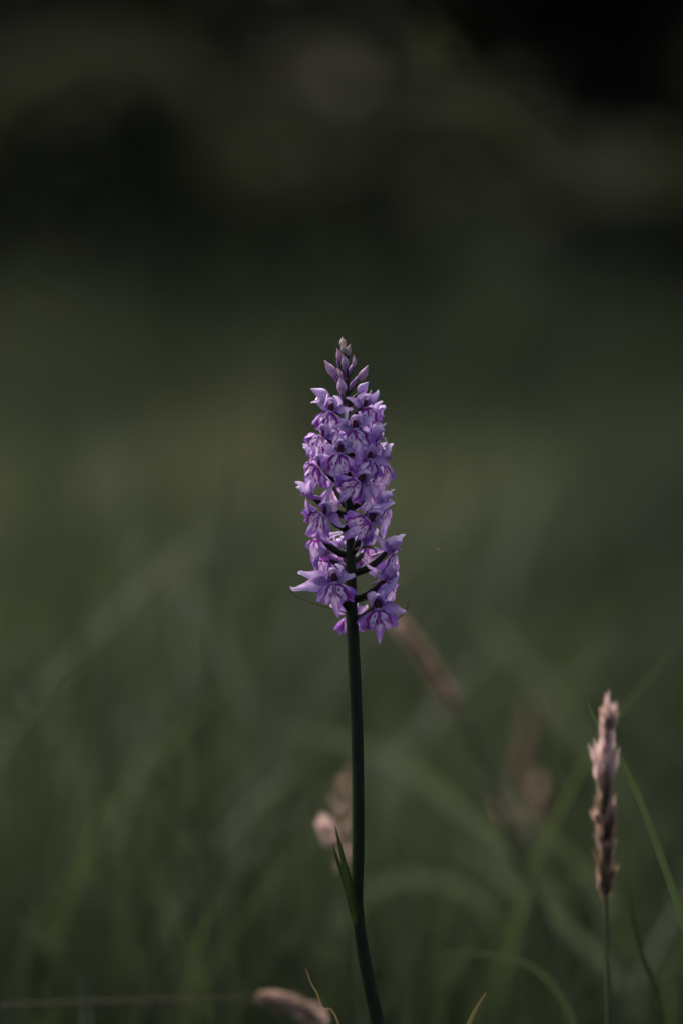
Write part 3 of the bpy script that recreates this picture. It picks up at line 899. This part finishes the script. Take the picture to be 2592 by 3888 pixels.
spike([(2301, 2690), (2302, 2760), (2299, 2870), (2291, 3000), (2296, 3150), (2298, 3300), (2298, 3430), (2302, 3600), (2306, 3888)], -0.042, 730, 64, 105, lambda t: 2 + 56 * min(1, t * 3 + .12) * (0.7 + .45 * math.sin(t * 22 + 1)) * (1 if t < .5 else 1.35 - .7 * t),
      lambda t: 0.95 if t < .40 else (0.55 if t < .55 else (0.42 if t < .93 else 0.7)), 'tall pinkish flowering grass spike standing in front of a long green blade', join=False, culm_r=8, seed=1, spread=0.22, flare=0.22, culm_mat='tan_culm')
single_blade([(2219, 2634), (2262, 2740), (2330, 2840), (2420, 3020), (2510, 3260), (2580, 3470), (2640, 3700)], 0.006, [34, 34, 32, 28, 24, 20, 4], M['blade'],
             'long narrow green blade crossing behind the tall pink grass spike')
spike([(1508, 2358), (1600, 2480), (1690, 2620), (1765, 2745), (1840, 2920), (1930, 3150), (2020, 3400), (2150, 3800)], 0.20, 430, 44, 75, lambda t: 26,
      lambda t: 0.62 - .2 * t, 'slanting tan grass head leaning towards the lowest orchid flower', culm_r=11, seed=2, spread=.3, flare=.25, culm_mat='tan_culm')
spike([(1318, 2940), (1308, 3000), (1296, 3060), (1300, 3160), (1318, 3300), (1340, 3500), (1350, 3888)], 0.12, 400, 26, 60, lambda t: 70,
      lambda t: 0.45 + .4 * t, 'loose rusty pink grass head close behind the orchid stem', culm_r=5, seed=3, spread=.9)
spike([(1228, 3118), (1246, 3150), (1272, 3230), (1300, 3340), (1320, 3550), (1330, 3888)], 0.09, 110, 15, 62, lambda t: 46,
      lambda t: 1.0, 'small pale pink grass tuft behind the forked orchid leaf', culm_r=4, seed=4, spread=.8)
spike([(1205, 3862), (1130, 3822), (1040, 3795), (960, 3788), (800, 3792), (550, 3800), (250, 3808), (0, 3822), (-250, 3860), (-420, 3990)], -0.075, 250, 34, 80, lambda t: 34,
      lambda t: 0.75 - .3 * t, 'bowed pink grass head lying low beside the orchid stem', culm_r=5, seed=5, spread=.3, flare=0.3, culm_mat='dead_culm')
spike([(2018, 2680), (2005, 2780), (1985, 2900), (1965, 3020), (1960, 3300), (1990, 3888)], 0.42, 330, 34, 70, lambda t: 34,
      lambda t: 0.45, 'dull brown grass head rising above the two stubby ones', group=None, culm_r=6, seed=6, spread=.25)
spike([(2062, 2960), (2050, 3030), (2030, 3110), (1990, 3250), (1975, 3500), (1990, 3888)], 0.36, 170, 24, 62, lambda t: 44,
      lambda t: 0.6, 'stubby tan grass head below the dull brown one', culm_r=6, seed=7, spread=.35)
spike([(1905, 3080), (1932, 3130), (1955, 3190), (1990, 3350), (2040, 3600), (2080, 3888)], 0.34, 140, 22, 62, lambda t: 44,
      lambda t: 0.6, 'stubby greyish grass head leaning away from the tan one', culm_r=6, seed=8, spread=.35)

spike([(1790, 430), (1870, 490), (1960, 580), (2050, 710), (2110, 800), (2260, 1050), (2400, 1400), (2480, 1900), (2500, 2600)], 0.9, 560, 60, 120, lambda t: 60,
      lambda t: 0.6, 'high arching olive grass head drooping over in front of the bushes', culm_r=5, seed=9, spread=.5, seed_mat='seed_olive')
spike([(1640, 170), (1680, 240), (1720, 300), (1900, 520), (2150, 1000), (2330, 1700), (2400, 2600)], 0.8, 150, 22, 90, lambda t: 50,
      lambda t: 0.8, 'small grey-green grass tip reaching above the drooping head', culm_r=4, seed=10, spread=.5, seed_mat='seed_olive')
single_blade([(1635, 3632), (1760, 3622), (1900, 3632), (2030, 3680), (2130, 3790), (2190, 3960)], 0.09, [26, 24, 22, 20, 16, 4], M['blade'], 'thin arching green blade bending over at its tip', side=(0.3, 0, 1))
single_blade([(1842, 3770), (1800, 3840), (1770, 3910), (1750, 3980)], -0.012, [20, 20, 18, 16, 6], M['tan_blade'], 'short straw-coloured blade tip leaning outwards')
single_blade([(2390, 3388), (2404, 3500), (2440, 3640), (2510, 3850)], 0.04, [26, 24, 22, 18, 6], M['dark_blade'], 'short dark green blade beside the pink spike\'s stalk')
single_blade([(1162, 3678), (1180, 3730), (1205, 3775), (1225, 3830), (1290, 3900)], -0.008, [9, 9, 8, 7, 5], M['tan_blade'], 'thin wiry straw curl above the bowed pink head')
single_blade([(1570, 2755), (1660, 2870), (1790, 3000), (1920, 3180), (2060, 3460), (2200, 3760)], 0.20, [32, 32, 30, 28, 22, 6], M['dark_blade'], 'long dark green blade slanting behind the orchid', side=(1, 0, 0.7))
single_blade([(1060, 2775), (1250, 2800), (1500, 2900), (1750, 3080), (2000, 3320), (2200, 3560), (2350, 3850)], 0.36, [64, 66, 66, 60, 48, 30, 6], M['pale_blade'], 'broad pale blade arching across behind the orchid stem', side=(.6, 0, 1))
single_blade([(1760, 2290), (1900, 2430), (2050, 2600), (2200, 2790), (2380, 3040), (2560, 3400)], 0.6, [70, 70, 64, 56, 40, 8], M['pale_blade'], 'broad pale blade slanting behind the brown grass heads', side=(.9, 0, .8))
single_blade([(900, 2660), (890, 2780), (860, 3000), (820, 3300), (790, 3600), (780, 3888)], 0.65, [80, 84, 90, 86, 60, 10], M['pale_blade'], 'upright broad grey-green blade standing alone in the meadow', side=(1, 0.2, 0))
single_blade([(-60, 3330), (60, 3440), (200, 3590), (330, 3760), (430, 3960)], 0.34, [76, 76, 70, 56, 12], M['pale_blade'], 'broad pale blade leaning out of the grass by itself', side=(.9, 0, .9))
single_blade([(640, 2500), (700, 2800), (760, 3150), (800, 3500), (830, 3888)], 0.5, [60, 60, 54, 40, 8], M['dark_blade'], 'dark upright blade leaning on the grey-green one', side=(1, 0.2, 0))
single_blade([(250, 2250), (300, 2600), (360, 2950), (430, 3400), (470, 3888)], 0.55, [60, 60, 54, 40, 8], M['dark_blade'], 'tall dark blade behind the lone pale blade', side=(1, 0.2, 0))
single_blade([(1990, 2560), (2060, 2900), (2150, 3300), (2250, 3700), (2280, 3888)], 0.3, [40, 40, 40, 30, 8], M['dark_blade'], 'dark blade rising among the brown grass heads', side=(1, 0.2, 0.3))

single_blade([(1010, 2560), (1000, 2800), (985, 3100), (960, 3450), (940, 3888)], 0.95, [70, 74, 74, 60, 12], M['dark_blade'], 'dark upright blade behind the grey-green one', side=(1, 0.2, 0))
single_blade([(690, 1900), (700, 2150), (690, 2500), (660, 2900), (640, 3300)], 1.5, [70, 80, 80, 60, 12], M['pale_blade'], 'very tall pale blade far out in the meadow', side=(1, 0.2, 0))
single_blade([(1900, 3560), (1800, 3400), (1560, 3330), (1380, 3400), (1250, 3560), (1180, 3760)], 0.30, [60, 64, 64, 50, 40, 10], M['pale_blade'], 'pale blade bent right over behind the forked orchid leaf', side=(.6, 0, 1))
single_blade([(1700, 3190), (1900, 3330), (2100, 3480), (2330, 3700), (2450, 3900)], 0.26, [40, 44, 44, 36, 10], M['pale_blade'], 'narrow pale blade slanting under the stubby grass heads', side=(.8, 0, .8))

# ------------------------------------------------------------------ a tiny midge in the air
mb = P(1661, 2087, -0.004)
mid_root = empty('midge', mb)
tag(mid_root, 'tiny orange midge hovering in the air beside the lower flowers', 'insect')
v, f = tube([Vector((-0.38e-3, 0, 0.42e-3)), Vector((0, 0, 0)), Vector((0.42e-3, 0, -0.40e-3))], [0.05e-3, 0.17e-3, 0.20e-3, 0.12e-3, 0.03e-3], 10, 8)
mesh_obj('body', v, f, M['midge'], mid_root)
for s in (-1, 1):
    v, f, c = blade([Vector((-0.05e-3, 0, 0.05e-3)), Vector((0.15e-3, s * .4e-3, 0.15e-3)), Vector((0.4e-3, s * .7e-3, 0.15e-3))], [.05e-3, .25e-3, .3e-3, .1e-3], (0, 0, 1), 6, 2)
    mesh_obj('wing', v, f, M['wing'], mid_root)
